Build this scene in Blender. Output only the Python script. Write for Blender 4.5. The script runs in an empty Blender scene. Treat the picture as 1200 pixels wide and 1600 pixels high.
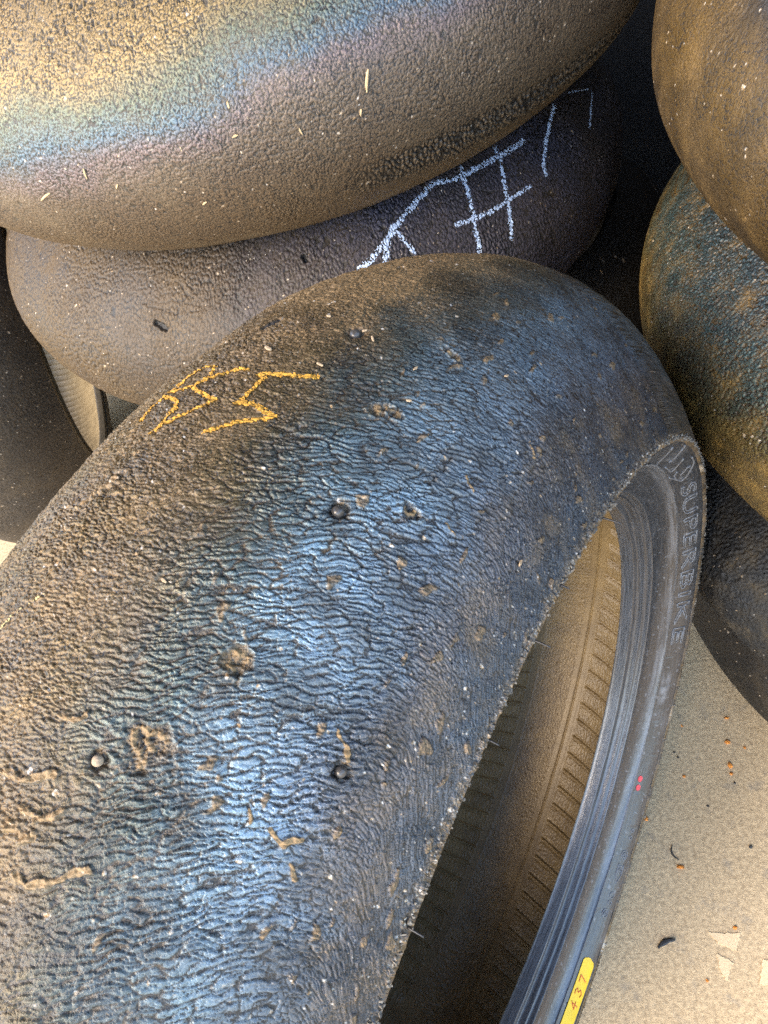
import bpy, math, random
import numpy as np
from mathutils import Matrix, Vector, Euler

# ------------------------------------------------------------------ camera, light, exposure
scn = bpy.context.scene
COL = scn.collection
CAM = np.array([0.0, 0.0, 0.8001])
cd = bpy.data.cameras.new('camera'); cam = bpy.data.objects.new('camera', cd); COL.objects.link(cam)
cam.matrix_world = Matrix(((0.9749, 0.14062, 0.17263, 0.0), (0.0, 0.77532, -0.63157, 0.0),
                           (-0.22265, 0.61571, 0.75586, 0.8001), (0, 0, 0, 1)))
cd.sensor_width = 36.0; cd.lens = 1155 / 1600 * 36.0; cd.clip_start = 0.01; cd.clip_end = 200
scn.camera = cam
SUN_AZ, SUN_EL = -134.0, 37.0            # degrees, azimuth clockwise from +Y
world = bpy.data.worlds.new("World"); scn.world = world; world.use_nodes = True
wn = world.node_tree.nodes; wl = world.node_tree.links
sky = wn.new('ShaderNodeTexSky'); sky.sky_type = 'NISHITA'; sky.sun_disc = False
sky.sun_elevation = math.radians(SUN_EL); sky.sun_rotation = math.radians(SUN_AZ)
sky.dust_density = 1.0; sky.air_density = 1.0
wl.new(sky.outputs[0], wn['Background'].inputs['Color']); wn['Background'].inputs['Strength'].default_value = 0.15
sd = bpy.data.lights.new('sun', 'SUN'); sd.energy = 0.85; sd.angle = math.radians(30); sd.color = (1.0, 0.77, 0.48)
sun = bpy.data.objects.new('sun', sd); COL.objects.link(sun)
az, el = math.radians(SUN_AZ), math.radians(SUN_EL)
sun.rotation_euler = Vector((math.sin(az) * math.cos(el), math.cos(az) * math.cos(el), math.sin(el))).to_track_quat('Z', 'Y').to_euler()
scn.view_settings.view_transform = 'Standard'; scn.view_settings.look = 'None'
scn.view_settings.gamma = 1.0; scn.view_settings.use_curve_mapping = False
scn.view_settings.exposure = 2.7
scn.cycles.use_denoising = False

# ------------------------------------------------------------------ numpy noise
def _h(ix, iy, s):
    a = (ix.astype(np.int64) * 374761393 + iy.astype(np.int64) * 668265263 + s * 974634533) & 0xFFFFFFFF
    a = ((a ^ (a >> 13)) * 1274126177) & 0xFFFFFFFF
    a = ((a ^ (a >> 16)) * 2246822519) & 0xFFFFFFFF
    return ((a ^ (a >> 15)) & 0xFFFFFF).astype(np.float32) / 16777216.0

def perlin(x, y, s=0):
    x0 = np.floor(x); y0 = np.floor(y); fx = x - x0; fy = y - y0
    ux = fx * fx * fx * (fx * (fx * 6 - 15) + 10); uy = fy * fy * fy * (fy * (fy * 6 - 15) + 10)
    def g(dx, dy):
        t = _h(x0 + dx, y0 + dy, s) * (2 * np.pi)
        return np.cos(t) * (fx - dx) + np.sin(t) * (fy - dy)
    a = g(0, 0); b = g(1, 0); c = g(0, 1); d = g(1, 1)
    return ((a + (b - a) * ux) * (1 - uy) + (c + (d - c) * ux) * uy) * 1.4

def fbm(x, y, s=0, o=3):
    r = 0; a = 1.0
    for k in range(o):
        r = r + a * perlin(x * 2 ** k + 17 * k, y * 2 ** k - 9 * k, s + k); a *= 0.5
    return r

def voro(x, y, s=0):
    """F2-F1 edge distance and a random value per cell"""
    x0 = np.floor(x); y0 = np.floor(y)
    f1 = np.full(x.shape, 9.0, np.float32); f2 = f1.copy(); cid = np.zeros(x.shape, np.float32)
    for dx in (-1, 0, 1):
        for dy in (-1, 0, 1):
            cx = x0 + dx; cy = y0 + dy
            px = cx + _h(cx, cy, s); py = cy + _h(cx, cy, s + 91)
            d = np.hypot(px - x, py - y).astype(np.float32)
            m = d < f1
            f2 = np.where(m, f1, np.minimum(f2, d)); cid = np.where(m, _h(cx, cy, s + 7), cid); f1 = np.where(m, d, f1)
    return f2 - f1, cid

def ss(a, b, x):
    t = np.clip((x - a) / (b - a), 0, 1); return t * t * (3 - 2 * t)

def segdist(u, v, pts):
    d = np.full(u.shape, 9.0)
    for (a, b), (c, e) in zip(pts[:-1], pts[1:]):
        du, dv = c - a, e - b; L = du * du + dv * dv + 1e-12
        t = np.clip(((u - a) * du + (v - b) * dv) / L, 0, 1)
        d = np.minimum(d, np.hypot(u - a - t * du, v - b - t * dv))
    return d

# ------------------------------------------------------------------ object helpers
def empty(name, loc):
    o = bpy.data.objects.new(name, None); COL.objects.link(o); o.location = loc; o.empty_display_size = 0.05
    return o

def tag(o, label=None, cat=None, group=None, kind=None):
    if label: o['label'] = label
    if cat: o['category'] = cat
    if group: o['group'] = group
    if kind: o['kind'] = kind
    return o

def raw_mesh(name, V, Fc, mat, parent=None, smooth=True, attrs=None, uv=None, quads=True):
    me = bpy.data.meshes.new(name)
    V = np.asarray(V, np.float32)
    q = parent
    while q is not None: V = V - np.array(q.location, np.float32); q = q.parent
    if isinstance(Fc, np.ndarray):
        n = Fc.shape[1]
        me.vertices.add(len(V)); me.vertices.foreach_set('co', V.ravel())
        me.loops.add(Fc.size); me.loops.foreach_set('vertex_index', Fc.astype(np.int32).ravel())
        me.polygons.add(len(Fc)); me.polygons.foreach_set('loop_start', np.arange(0, Fc.size, n, dtype=np.int32))
        me.update(calc_edges=True)
    else:
        me.from_pydata(V.tolist(), [], Fc); me.update()
    if smooth: me.polygons.foreach_set('use_smooth', np.ones(len(me.polygons), bool))
    if uv is not None:
        l = me.uv_layers.new(name='UVMap'); idx = np.empty(len(me.loops), np.int32); me.loops.foreach_get('vertex_index', idx)
        l.data.foreach_set('uv', np.asarray(uv, np.float32)[idx].ravel())
    for k, a in (attrs or {}).items():
        at = me.attributes.new(k, 'FLOAT', 'POINT'); at.data.foreach_set('value', np.asarray(a, np.float32).ravel())
    me.materials.append(mat); me.validate()
    o = bpy.data.objects.new(name, me); COL.objects.link(o)
    if parent is not None: o.parent = parent
    return o

def grid_faces(n, m, wrap):
    i = np.arange(n if wrap else n - 1)[:, None]; j = np.arange(m - 1)[None, :]
    a = i * m + j; b = ((i + 1) % n) * m + j
    return np.stack([a, b, b + 1, a + 1], -1).reshape(-1, 4)

def tube(pts, rads, k=8):
    """verts, faces of a tapered tube along a polyline"""
    pts = np.array(pts, float); V = []; Fc = []
    for i, p in enumerate(pts):
        t = pts[min(i + 1, len(pts) - 1)] - pts[max(i - 1, 0)]; t /= np.linalg.norm(t) + 1e-12
        n = np.cross(t, [0.31, 0.7, 0.64]); n /= np.linalg.norm(n); b = np.cross(t, n)
        for q in range(k):
            a = 2 * math.pi * q / k; V.append(p + rads[i] * (math.cos(a) * n + math.sin(a) * b))
    for i in range(len(pts) - 1):
        for q in range(k):
            Fc.append((i * k + q, i * k + (q + 1) % k, (i + 1) * k + (q + 1) % k, (i + 1) * k + q))
    Fc.append(tuple(range(k))[::-1]); Fc.append(tuple(range((len(pts) - 1) * k, len(pts) * k)))
    return V, Fc

class Acc:
    def __init__(s): s.V = []; s.F = []
    def add(s, V, Fc):
        o = len(s.V); s.V += [tuple(v) for v in V]; s.F += [tuple(i + o for i in f) for f in Fc]

# ------------------------------------------------------------------ materials
class NT:
    def __init__(s, name):
        s.m = bpy.data.materials.new(name); s.m.use_nodes = True
        s.t = s.m.node_tree; s.b = s.t.nodes['Principled BSDF']
    def n(s, ty, **k):
        x = s.t.nodes.new(ty)
        for a, v in k.items(): setattr(x, a, v)
        return x
    def l(s, a, b): s.t.links.new(a, b)
    def attr(s, name): return s.n('ShaderNodeAttribute', attribute_name=name).outputs['Fac']
    def co(s, kind='UV'): return s.n('ShaderNodeTexCoord').outputs[kind]
    def noise(s, scale, detail=3, rough=0.6, vec=None, dist=0.0):
        x = s.n('ShaderNodeTexNoise'); x.inputs['Scale'].default_value = scale; x.inputs['Detail'].default_value = detail
        x.inputs['Roughness'].default_value = rough; x.inputs['Distortion'].default_value = dist
        if vec is not None: s.l(vec, x.inputs['Vector'])
        return x.outputs['Fac']
    def ramp(s, fac, stops, interp='LINEAR'):
        x = s.n('ShaderNodeValToRGB'); x.color_ramp.interpolation = interp; e = x.color_ramp.elements
        while len(e) < len(stops): e.new(0.5)
        for q, (p, c) in zip(e, stops):
            q.position = p; q.color = (*c, 1) if isinstance(c, tuple) else (c, c, c, 1)
        s.l(fac, x.inputs['Fac']); return x.outputs['Color']
    def mix(s, f, a, b, mode='MIX'):
        x = s.n('ShaderNodeMix', data_type='RGBA', blend_type=mode)
        for i, v in ((0, f), (6, a), (7, b)):
            if isinstance(v, (int, float)): x.inputs[i].default_value = v
            elif isinstance(v, tuple): x.inputs[i].default_value = (*v, 1)
            else: s.l(v, x.inputs[i])
        return x.outputs[2]
    def math(s, op, a, b=0.0, clamp=False):
        x = s.n('ShaderNodeMath', operation=op, use_clamp=clamp)
        for i, v in ((0, a), (1, b)):
            if isinstance(v, (int, float)): x.inputs[i].default_value = v
            else: s.l(v, x.inputs[i])
        return x.outputs[0]
    def bump(s, h, strength, dist):
        x = s.n('ShaderNodeBump'); x.inputs['Strength'].default_value = strength; x.inputs['Distance'].default_value = dist
        s.l(h, x.inputs['Height']); s.l(x.outputs[0], s.b.inputs['Normal'])
    def set(s, **k):
        for a, v in k.items():
            i = s.b.inputs[a.replace('_', ' ')]
            if isinstance(v, (int, float)): i.default_value = v
            elif isinstance(v, tuple): i.default_value = (*v, 1)
            else: s.l(v, i)
        return s.m

def tread_material(name, heat, dustcol, base=(0.012, 0.0115, 0.011), metal=0.75, rough=0.36, grain=1350, spec=0.55):
    """worn slick rubber: black rubber, a heat-blued film on the raised scales, dust in the low places, grit"""
    t = NT(name); uv = t.co()
    hgt, ht, film, dust, grit = (t.attr(a) for a in ('height', 'blueing', 'film', 'dust', 'grit'))
    n1 = t.noise(grain, 3, 0.7, uv); n2 = t.noise(260, 4, 0.65, uv); n3 = t.noise(55, 3, 0.6, uv)
    heatv = t.math('ADD', ht, t.math('MULTIPLY', t.math('SUBTRACT', n2, 0.5), 0.22))
    hc = t.ramp(heatv, heat)
    f = t.math('MULTIPLY', film, t.ramp(t.math('ADD', hgt, t.math('MULTIPLY', t.math('SUBTRACT', n1, 0.5), 1.25)), [(0.32, 0.0), (0.60, 1.0)]))
    c = t.mix(f, base, hc)
    dn = t.math('MULTIPLY', dust, t.ramp(t.math('ADD', n1, t.math('MULTIPLY', t.math('SUBTRACT', n3, 0.5), 0.6)), [(0.38, 0.0), (0.66, 1.0)]), True)
    dn = t.math('MAXIMUM', dn, t.ramp(t.math('ADD', dust, t.math('MULTIPLY', t.math('SUBTRACT', n1, 0.5), 0.3)), [(0.74, 0.0), (0.96, 0.9)]))
    dc = t.ramp(n2, [(0.3, tuple(x * 0.6 for x in dustcol)), (0.7, dustcol)])
    c = t.mix(dn, c, dc)
    c = t.mix(grit, c, t.ramp(t.noise(900, 1, 0.5, uv), [(0.35, (0.30, 0.17, 0.06)), (0.5, (0.42, 0.33, 0.22)), (0.62, (0.60, 0.56, 0.50))]))
    mt = t.math('MULTIPLY', t.math('MULTIPLY', f, metal), t.math('SUBTRACT', 1.0, t.math('MAXIMUM', dn, grit)))
    r = t.math('ADD', t.math('MULTIPLY', n1, 0.25), rough - 0.12)
    r = t.math('ADD', r, t.math('MULTIPLY', dn, 0.30), True)
    t.bump(t.math('ADD', n1, t.math('MULTIPLY', n2, 0.5)), 0.55, 0.0006)
    return t.set(Base_Color=c, Metallic=mt, Roughness=r, Specular_IOR_Level=spec)

def rubber_material(name, c0, c1, rough, scale=160, bump=0.3, spec=0.5, streak=None):
    t = NT(name); uv = t.co(); n1 = t.noise(scale, 4, 0.6, uv); n2 = t.noise(scale * 9, 2, 0.6, uv)
    if streak:
        mp = t.n('ShaderNodeMapping'); mp.inputs['Scale'].default_value = streak; t.l(uv, mp.inputs['Vector'])
        n1 = t.noise(1.0, 4, 0.65, mp.outputs[0])
    c = t.ramp(n1, [(0.36, c0), (0.66, c1)])
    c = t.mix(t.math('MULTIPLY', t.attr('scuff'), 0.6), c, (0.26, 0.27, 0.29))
    r = t.math('ADD', t.math('MULTIPLY', n2, 0.2), rough - 0.1)
    t.bump(t.math('ADD', n2, n1), bump, 0.0005)
    return t.set(Base_Color=c, Roughness=r, Specular_IOR_Level=spec)

def plain(name, c, rough=0.6, var=0.35, scale=300, bump=0.3, metal=0.0):
    t = NT(name); n1 = t.noise(scale, 3, 0.6, t.co('Object'))
    col = t.ramp(n1, [(0.3, tuple(x * (1 - var) for x in c)), (0.7, tuple(min(1, x * (1 + var * 0.5)) for x in c))])
    t.bump(n1, bump, 0.0005)
    return t.set(Base_Color=col, Roughness=rough, Metallic=metal)

HEAT_FRONT = [(0.0, (0.15, 0.094, 0.032)), (0.22, (0.125, 0.100, 0.050)), (0.38, (0.115, 0.155, 0.15)), (0.55, (0.225, 0.31, 0.355)),
              (0.74, (0.225, 0.29, 0.355)), (0.88, (0.20, 0.195, 0.21)), (1.0, (0.15, 0.19, 0.23))]
M_front = tread_material('front_tread', HEAT_FRONT, (0.32, 0.205, 0.090))
HEAT_T1 = [(0.0, (0.18, 0.125, 0.065)), (0.25, (0.13, 0.095, 0.065)), (0.45, (0.15, 0.115, 0.115)), (0.6, (0.080, 0.125, 0.165)),
           (0.75, (0.11, 0.13, 0.095)), (0.9, (0.26, 0.18, 0.075)), (1.0, (0.26, 0.17, 0.07))]
M_T1 = tread_material('blue_banded_tread', HEAT_T1, (0.20, 0.15, 0.085), grain=1300, metal=0.45, rough=0.46)
M_T2 = tread_material('leathery_tread', [(0.0, (0.075, 0.050, 0.024)), (0.5, (0.038, 0.030, 0.028)), (1.0, (0.05, 0.05, 0.072))], (0.11, 0.068, 0.026), grain=1000, metal=0.12, rough=0.50, spec=0.4)
M_A = tread_material('dusty_golden_tread', [(0.0, (0.145, 0.085, 0.024)), (0.6, (0.085, 0.062, 0.04)), (1.0, (0.07, 0.09, 0.12))], (0.19, 0.108, 0.026), grain=1300, metal=0.65, rough=0.38)
M_B = tread_material('teal_pitted_tread', [(0.0, (0.12, 0.075, 0.03)), (0.35, (0.12, 0.10, 0.04)), (0.6, (0.07, 0.115, 0.11)), (1.0, (0.055, 0.085, 0.11))], (0.30, 0.175, 0.035), grain=1100, metal=0.6)
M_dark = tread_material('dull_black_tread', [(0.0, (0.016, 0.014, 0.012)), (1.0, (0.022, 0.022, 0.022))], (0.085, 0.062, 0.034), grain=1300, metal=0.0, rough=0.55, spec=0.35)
M_left = tread_material('dull_brown_tread', [(0.0, (0.050, 0.040, 0.030)), (1.0, (0.060, 0.055, 0.050))], (0.14, 0.10, 0.055), grain=1300, metal=0.2, rough=0.5, spec=0.4)
M_tan = rubber_material('tan_ribbed_liner', (0.16, 0.125, 0.07), (0.24, 0.19, 0.11), 0.5, scale=50)
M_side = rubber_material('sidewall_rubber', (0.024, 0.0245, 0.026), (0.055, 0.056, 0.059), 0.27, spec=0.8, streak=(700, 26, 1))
M_left_side = rubber_material('brown_sidewall', (0.05, 0.042, 0.03), (0.09, 0.075, 0.05), 0.5)
M_bead = rubber_material('bead_rubber', (0.030, 0.031, 0.033), (0.075, 0.077, 0.082), 0.24, spec=0.8, streak=(900, 20, 1))
M_liner = rubber_material('inner_liner_rubber', (0.110, 0.074, 0.031), (0.155, 0.106, 0.044), 0.46, scale=50, spec=0.4)
M_letter = rubber_material('lettering_rubber', (0.12, 0.122, 0.128), (0.17, 0.172, 0.18), 0.4)
M_fringe = plain('frayed_rubber', (0.17, 0.155, 0.13), 0.75, 0.7, 900)
M_nub = plain('glossy_nub', (0.06, 0.055, 0.050), 0.26, 0.4, 500)
M_stone = plain('pale_stone', (0.36, 0.27, 0.18), 0.8, 0.4, 700, 0.6)
M_hair = plain('vent_hair_rubber', (0.025, 0.025, 0.027), 0.45)
M_ychalk = plain('ochre_chalk', (0.52, 0.27, 0.035), 0.9, 0.35, 900, 0.6)
M_pchalk = plain('pale_worn_chalk', (0.50, 0.40, 0.18), 0.9, 0.35, 900, 0.6)
M_wchalk = plain('white_blue_chalk', (0.42, 0.53, 0.70), 0.9, 0.25, 700, 0.6)

# ------------------------------------------------------------------ tyre building
class Tyre:
    def __init__(s, c, axis, R, d, w, pw):
        s.c = np.array(c, float); s.a = np.array(axis, float); s.a /= np.linalg.norm(s.a)
        s.R, s.d, s.w, s.pw = R, d, w, pw
        tc = CAM - s.c; e = tc - s.a * (tc @ s.a); s.e1 = e / np.linalg.norm(e); s.e2 = np.cross(s.a, s.e1)
        x = np.linspace(-w, w, 2001); r = R - d * np.abs(x / w) ** pw
        L = np.r_[0, np.cumsum(np.hypot(np.diff(x), np.diff(r)))]; s.S = L - L[1000]; s.X = x; s.L = s.S[-1]
    def prof(s, u):
        x = np.interp(u, s.S, s.X); r = s.R - s.d * np.abs(x / s.w) ** s.pw
        dr = -s.d * s.pw * np.abs(x / s.w) ** (s.pw - 1) * np.sign(x) / s.w
        n = np.hypot(1, dr); return x, r, -dr / n, 1 / n         # axial, radial, normal axial, normal radial
    def at(s, x, r, th):
        x = np.asarray(x)[..., None]; r = np.asarray(r)[..., None]; th = np.asarray(th)
        return s.c + x * s.a + r * (np.cos(th)[..., None] * s.e1 + np.sin(th)[..., None] * s.e2)
    def surf(s, u, v, h):
        x, r, nx, nr = s.prof(u); return s.at(x + nx * h, r + nr * h, v / s.R)

def samples(lo, hi, step, lo0, hi0, coarse):
    a = np.arange(lo, hi, step); pre = np.arange(lo0, lo - coarse * 0.5, coarse); post = np.arange(hi, hi0 - coarse * 0.3, coarse)
    return np.r_[pre, a, post, hi0]

def build_tyre(name, label, group, T, tex, mats, win, step, b=0.07, rb=0.216, liner=None, nside=300, side_fn=None, lfn=None):
    low = T.c + T.a * 0; d = np.array([0, 0, -1.0]); dr = d - T.a * (d @ T.a); k = np.linalg.norm(dr)
    if k > 0.5: base = T.c + dr / k * T.R
    else: base = T.c - np.array([0, 0, T.w])
    root = empty(name, base); tag(root, label, 'tyre', group)
    C = 2 * math.pi * T.R
    v = samples(win[0], win[1], step[0], -C / 2, C / 2, 0.012)[:-1]
    u = samples(win[2], win[3], step[1], -T.L, T.L, 0.006)
    V, Uu = np.meshgrid(v, u, indexing='ij')
    h, at = tex(Uu.astype(np.float32), V.astype(np.float32), T)
    P = T.surf(Uu, V, h)
    # rolled lip below both shoulders
    def lip(sgn, col):
        hh = h[:, col]; th = v / T.R; q = []
        for dx, drr in ((0.0004, -0.0012), (-0.0012, -0.0026)):
            q.append(T.at(sgn * (T.w + dx) + 0 * hh, T.R - T.d + drr + 0.6 * hh, th))
        return q
    lo_ = lip(-1, 0); hi_ = lip(1, -1)
    P = np.concatenate([np.stack(lo_[::-1], 1), P, np.stack(hi_, 1)], 1)
    pad = lambda A: np.concatenate([A[:, :1], A[:, :1], A, A[:, -1:], A[:, -1:]], 1)
    uv = np.stack([pad(Uu), pad(V)], -1).reshape(-1, 2)
    n, m = P.shape[:2]
    Fc = grid_faces(n, m, True)
    tread = raw_mesh('tread', P.reshape(-1, 3), Fc, mats['tread'], root, attrs={k_: pad(a_).ravel() for k_, a_ in at.items()}, uv=uv)
    th = np.linspace(0, 2 * math.pi, nside, endpoint=False)
    s0r = T.R - T.d
    for sg in (1, -1):
        # sidewall: lettered band, rim line, hollow, rim lip
        pr = side_profile(T, b, rb)
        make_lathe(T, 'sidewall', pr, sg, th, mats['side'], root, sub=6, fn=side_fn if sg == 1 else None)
        e = pr[-1]
        br = [e, (e[0] - .0004, e[1] - .0016), (e[0] - .0036, e[1] - .0018), (e[0] - .0052, e[1] - .0030), (e[0] - .0048, e[1] - .0042), (b + .0042, rb + .0042), (b + .0022, rb + .0036), (b + .0014, rb + .0022),
              (b + .0006, rb + .0004), (b - .0008, rb), (b - .0070, rb - .0002), (b - .0090, rb + .0012)]
        make_lathe(T, 'bead', br, sg, th, mats['bead'], root, sub=4)
    # inner liner: from bead to bead round the inside of the casing
    Ri, wi = T.R - 0.010, T.w - 0.011
    Ti = Tyre(T.c, T.a, Ri, T.d, wi, T.pw)
    if liner is None: vv = np.linspace(0, 2 * math.pi * Ri, 160, endpoint=False); uu = np.linspace(-Ti.L, Ti.L, 40)
    else:
        vv = samples(liner[0], liner[1], liner[2], 0, 2 * math.pi * Ri, 0.012)[:-1]; uu = np.arange(-Ti.L, Ti.L + 1e-6, liner[3])
    Vi, Ui = np.meshgrid(vv, uu, indexing='ij')
    hi = (lfn or liner_tex)(Ui.astype(np.float32), Vi.astype(np.float32), Ti)
    Pi = Ti.surf(Ui, Vi, -hi)
    ends = []
    for sg in (-1, 1):
        q = [T.at(np.full(len(vv), sg * (b - .0090 + t_ * (wi - b + .009) * .8)), np.full(len(vv), rb + .0012 + t_ * (Ri - T.d - rb) * .92), vv / Ri) for t_ in (0, .15, .35, .6, .85)]
        ends.append(np.stack(q, 1))
    Pi = np.concatenate([ends[0], Pi, ends[1][:, ::-1]], 1)
    n, m = Pi.shape[:2]
    pe = lambda A: np.concatenate([np.repeat(A[:, :1], 5, 1), A, np.repeat(A[:, -1:], 5, 1)], 1)
    raw_mesh('inner_liner', Pi.reshape(-1, 3), grid_faces(n, m, True)[:, ::-1], mats['liner'], root, uv=np.stack([pe(Ui), pe(Vi)], -1).reshape(-1, 2))
    return root

def side_profile(T, b, rb):
    s0r = T.R - T.d
    pr = [(T.w - 0.0010, s0r - 0.0016), (T.w - 0.0016, s0r - 0.0030), (T.w * .55 + .45 * 0.086, s0r - 0.0080), (0.0845, s0r - 0.0158),
          (0.0846, s0r - 0.0164), (0.0826, s0r - 0.0170), (0.0780, s0r - 0.0210), (0.0738, s0r - 0.0275), (0.0722, s0r - 0.0325)]
    k = (T.w - b) / 0.0371; kk = (s0r - rb) / 0.041
    return [(b + (x_ - 0.0603) * k, s0r - (s0r - r_) * kk) for x_, r_ in pr]

def side_points(T, b, rb, L, th, h):
    """points lying h above the outer sidewall, L metres in from its outer edge"""
    p = resample(side_profile(T, b, rb), 6); Lc = np.r_[0, np.cumsum(np.hypot(np.diff(p[:, 0]), np.diff(p[:, 1])))]
    t = np.gradient(p, axis=0); nn = np.stack([-t[:, 1], t[:, 0]], 1); nn /= np.linalg.norm(nn, axis=1)[:, None]
    if nn[len(nn) // 3, 0] < 0: nn = -nn
    L = np.asarray(L, float)
    f = lambda a: np.interp(L, Lc, a)
    return T.at(f(p[:, 0]) + h * f(nn[:, 0]), f(p[:, 1]) + h * f(nn[:, 1]), np.asarray(th, float))

def resample(pr, sub):
    pr = np.array(pr); t = np.arange(len(pr)); tt = np.linspace(0, len(pr) - 1, (len(pr) - 1) * sub + 1)
    # Catmull-Rom
    out = []
    for x in tt:
        i = min(int(x), len(pr) - 2); f = x - i
        p0, p1, p2, p3 = pr[max(i - 1, 0)], pr[i], pr[i + 1], pr[min(i + 2, len(pr) - 1)]
        out.append(0.5 * (2 * p1 + (p2 - p0) * f + (2 * p0 - 5 * p1 + 4 * p2 - p3) * f * f + (3 * p1 - p0 - 3 * p2 + p3) * f ** 3))
    return np.array(out)

def make_lathe(T, name, pr, sg, th, mat, root, sub=4, fn=None):
    p = resample(pr, sub); X = np.tile(sg * p[:, 0], (len(th), 1)); Rr = np.tile(p[:, 1], (len(th), 1))
    Lc = np.r_[0, np.cumsum(np.hypot(np.diff(p[:, 0]), np.diff(p[:, 1])))]
    TH, LL = np.meshgrid(th, Lc, indexing='ij')
    t = np.gradient(p, axis=0); nn = np.stack([-t[:, 1], t[:, 0]], 1); nn /= np.linalg.norm(nn, axis=1)[:, None]
    if nn[len(nn) // 3, 0] < 0: nn = -nn
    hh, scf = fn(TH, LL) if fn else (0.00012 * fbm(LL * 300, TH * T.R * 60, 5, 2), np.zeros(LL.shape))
    X = X + sg * nn[:, 0] * hh; Rr = Rr + nn[:, 1] * hh
    P = T.at(X, Rr, TH); n, m = P.shape[:2]; Fc = grid_faces(n, m, True)
    if sg < 0: Fc = Fc[:, ::-1]
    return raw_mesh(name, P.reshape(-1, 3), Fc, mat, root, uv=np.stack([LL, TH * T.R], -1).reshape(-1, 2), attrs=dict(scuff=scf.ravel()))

def liner_tex(u, v, T):
    h = np.zeros(u.shape)
    # bladder ribs on both flanks, stippled crown, smooth strips between
    for lo, hi, sl, sg in ((0.0085, 0.075, -0.25, 1), (0.047, 0.10, 0.06, -1)):
        uu = u * sg; f = ((v - sl * u) / 0.0172) % 1.0; dd = np.abs(f - 0.5) * 0.0172
        m = ss(lo, lo + .002, uu) * (1 - ss(hi - .004, hi, uu))
        h += 0.0020 * m * np.exp(-(dd / 0.0008) ** 2) - 0.0012 * m * np.exp(-((dd - .0018) / 0.0008) ** 2)
    st = ss(-.0405, -.038, u) * (1 - ss(-.007, -.005, u)); rb = ss(.008, .010, u) + (1 - ss(-.049, -.047, u))
    e, _ = voro(u * 400, v * 400, 3)
    h += (st * 0.0007 + rb * 0.0006) * ss(0.05, 0.3, e) + 0.0002 * fbm(u * 700, v * 700, 8, 2) * (st + rb * .8)
    h -= 0.0012 * np.exp(-((u - 0.0007) / 0.0006) ** 2)
    h += 0.00025 * ss(-.0060, -.0045, u) * (1 - ss(.0050, .0075, u)) + .00025 * ss(-.048, -.0465, u) * (1 - ss(-.041, -.0395, u))
    return h

# ------------------------------------------------------------------ tread reliefs
SQUIG = [[(0.0198, 0.0168), (0.0218, 0.0164), (0.0241, 0.0164), (0.0255, 0.0147), (0.0258, 0.0133)], [(0.0285, 0.0517), (0.033, 0.052), (0.0373, 0.05), (0.0405, 0.0472), (0.0438, 0.0441)], [(0.0204, 0.0437), (0.0234, 0.0444), (0.0265, 0.0448), (0.0292, 0.0444), (0.0295, 0.0431)], [(-0.0175, -0.0344), (-0.0145, -0.0393), (-0.0112, -0.0451)], [(0.0238, 0.0389), (0.0282, 0.0396), (0.0309, 0.0368), (0.0323, 0.0348)], [(0.0138, 0.0337), (0.0181, 0.0334), (0.0224, 0.0306), (0.0265, 0.0296)], [(0.084, -0.0109), (0.0871, -0.0085), (0.0892, -0.0047)], [(0.0715, 0.0182), (0.0738, 0.0206)], [(0.0871, 0.0271), (0.0897, 0.0296)], [(0.0825, -0.0863), (0.0861, -0.0856)], [(0.0881, -0.143), (0.0929, -0.1392)], [(0.0791, -0.1067), (0.0825, -0.1043)], [(0.0796, 0.0209), (0.0835, 0.023), (0.0876, 0.0195)]]
PITS = [(0.0531, -0.0137, .0045, .004), (0.0427, 0.0147, .008, .006), (0.0446, -0.1039, .003, .003), (0.0479, -0.1069, .004, .0022), (0.0492, -0.1461, .004, .002), (0.0706, -0.0801, .0035, .003)]
NUBS = [(0.0539, -0.0655, .0024), (0.0188, -0.1309, .0026), (0.0902, -0.0009, .0022), (0.0341, 0.0223, .0018)]
SLOT = [(-0.0168, -0.125), (-0.0158, -0.1285), (-0.0148, -0.1316)]

def grits(u, v, scale, dens, s):
    e, c = voro(u * scale, v * scale, s)
    x0 = np.floor(u * scale)
    return ss(0.35, 0.55, e) * (c > 1 - dens)

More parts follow.
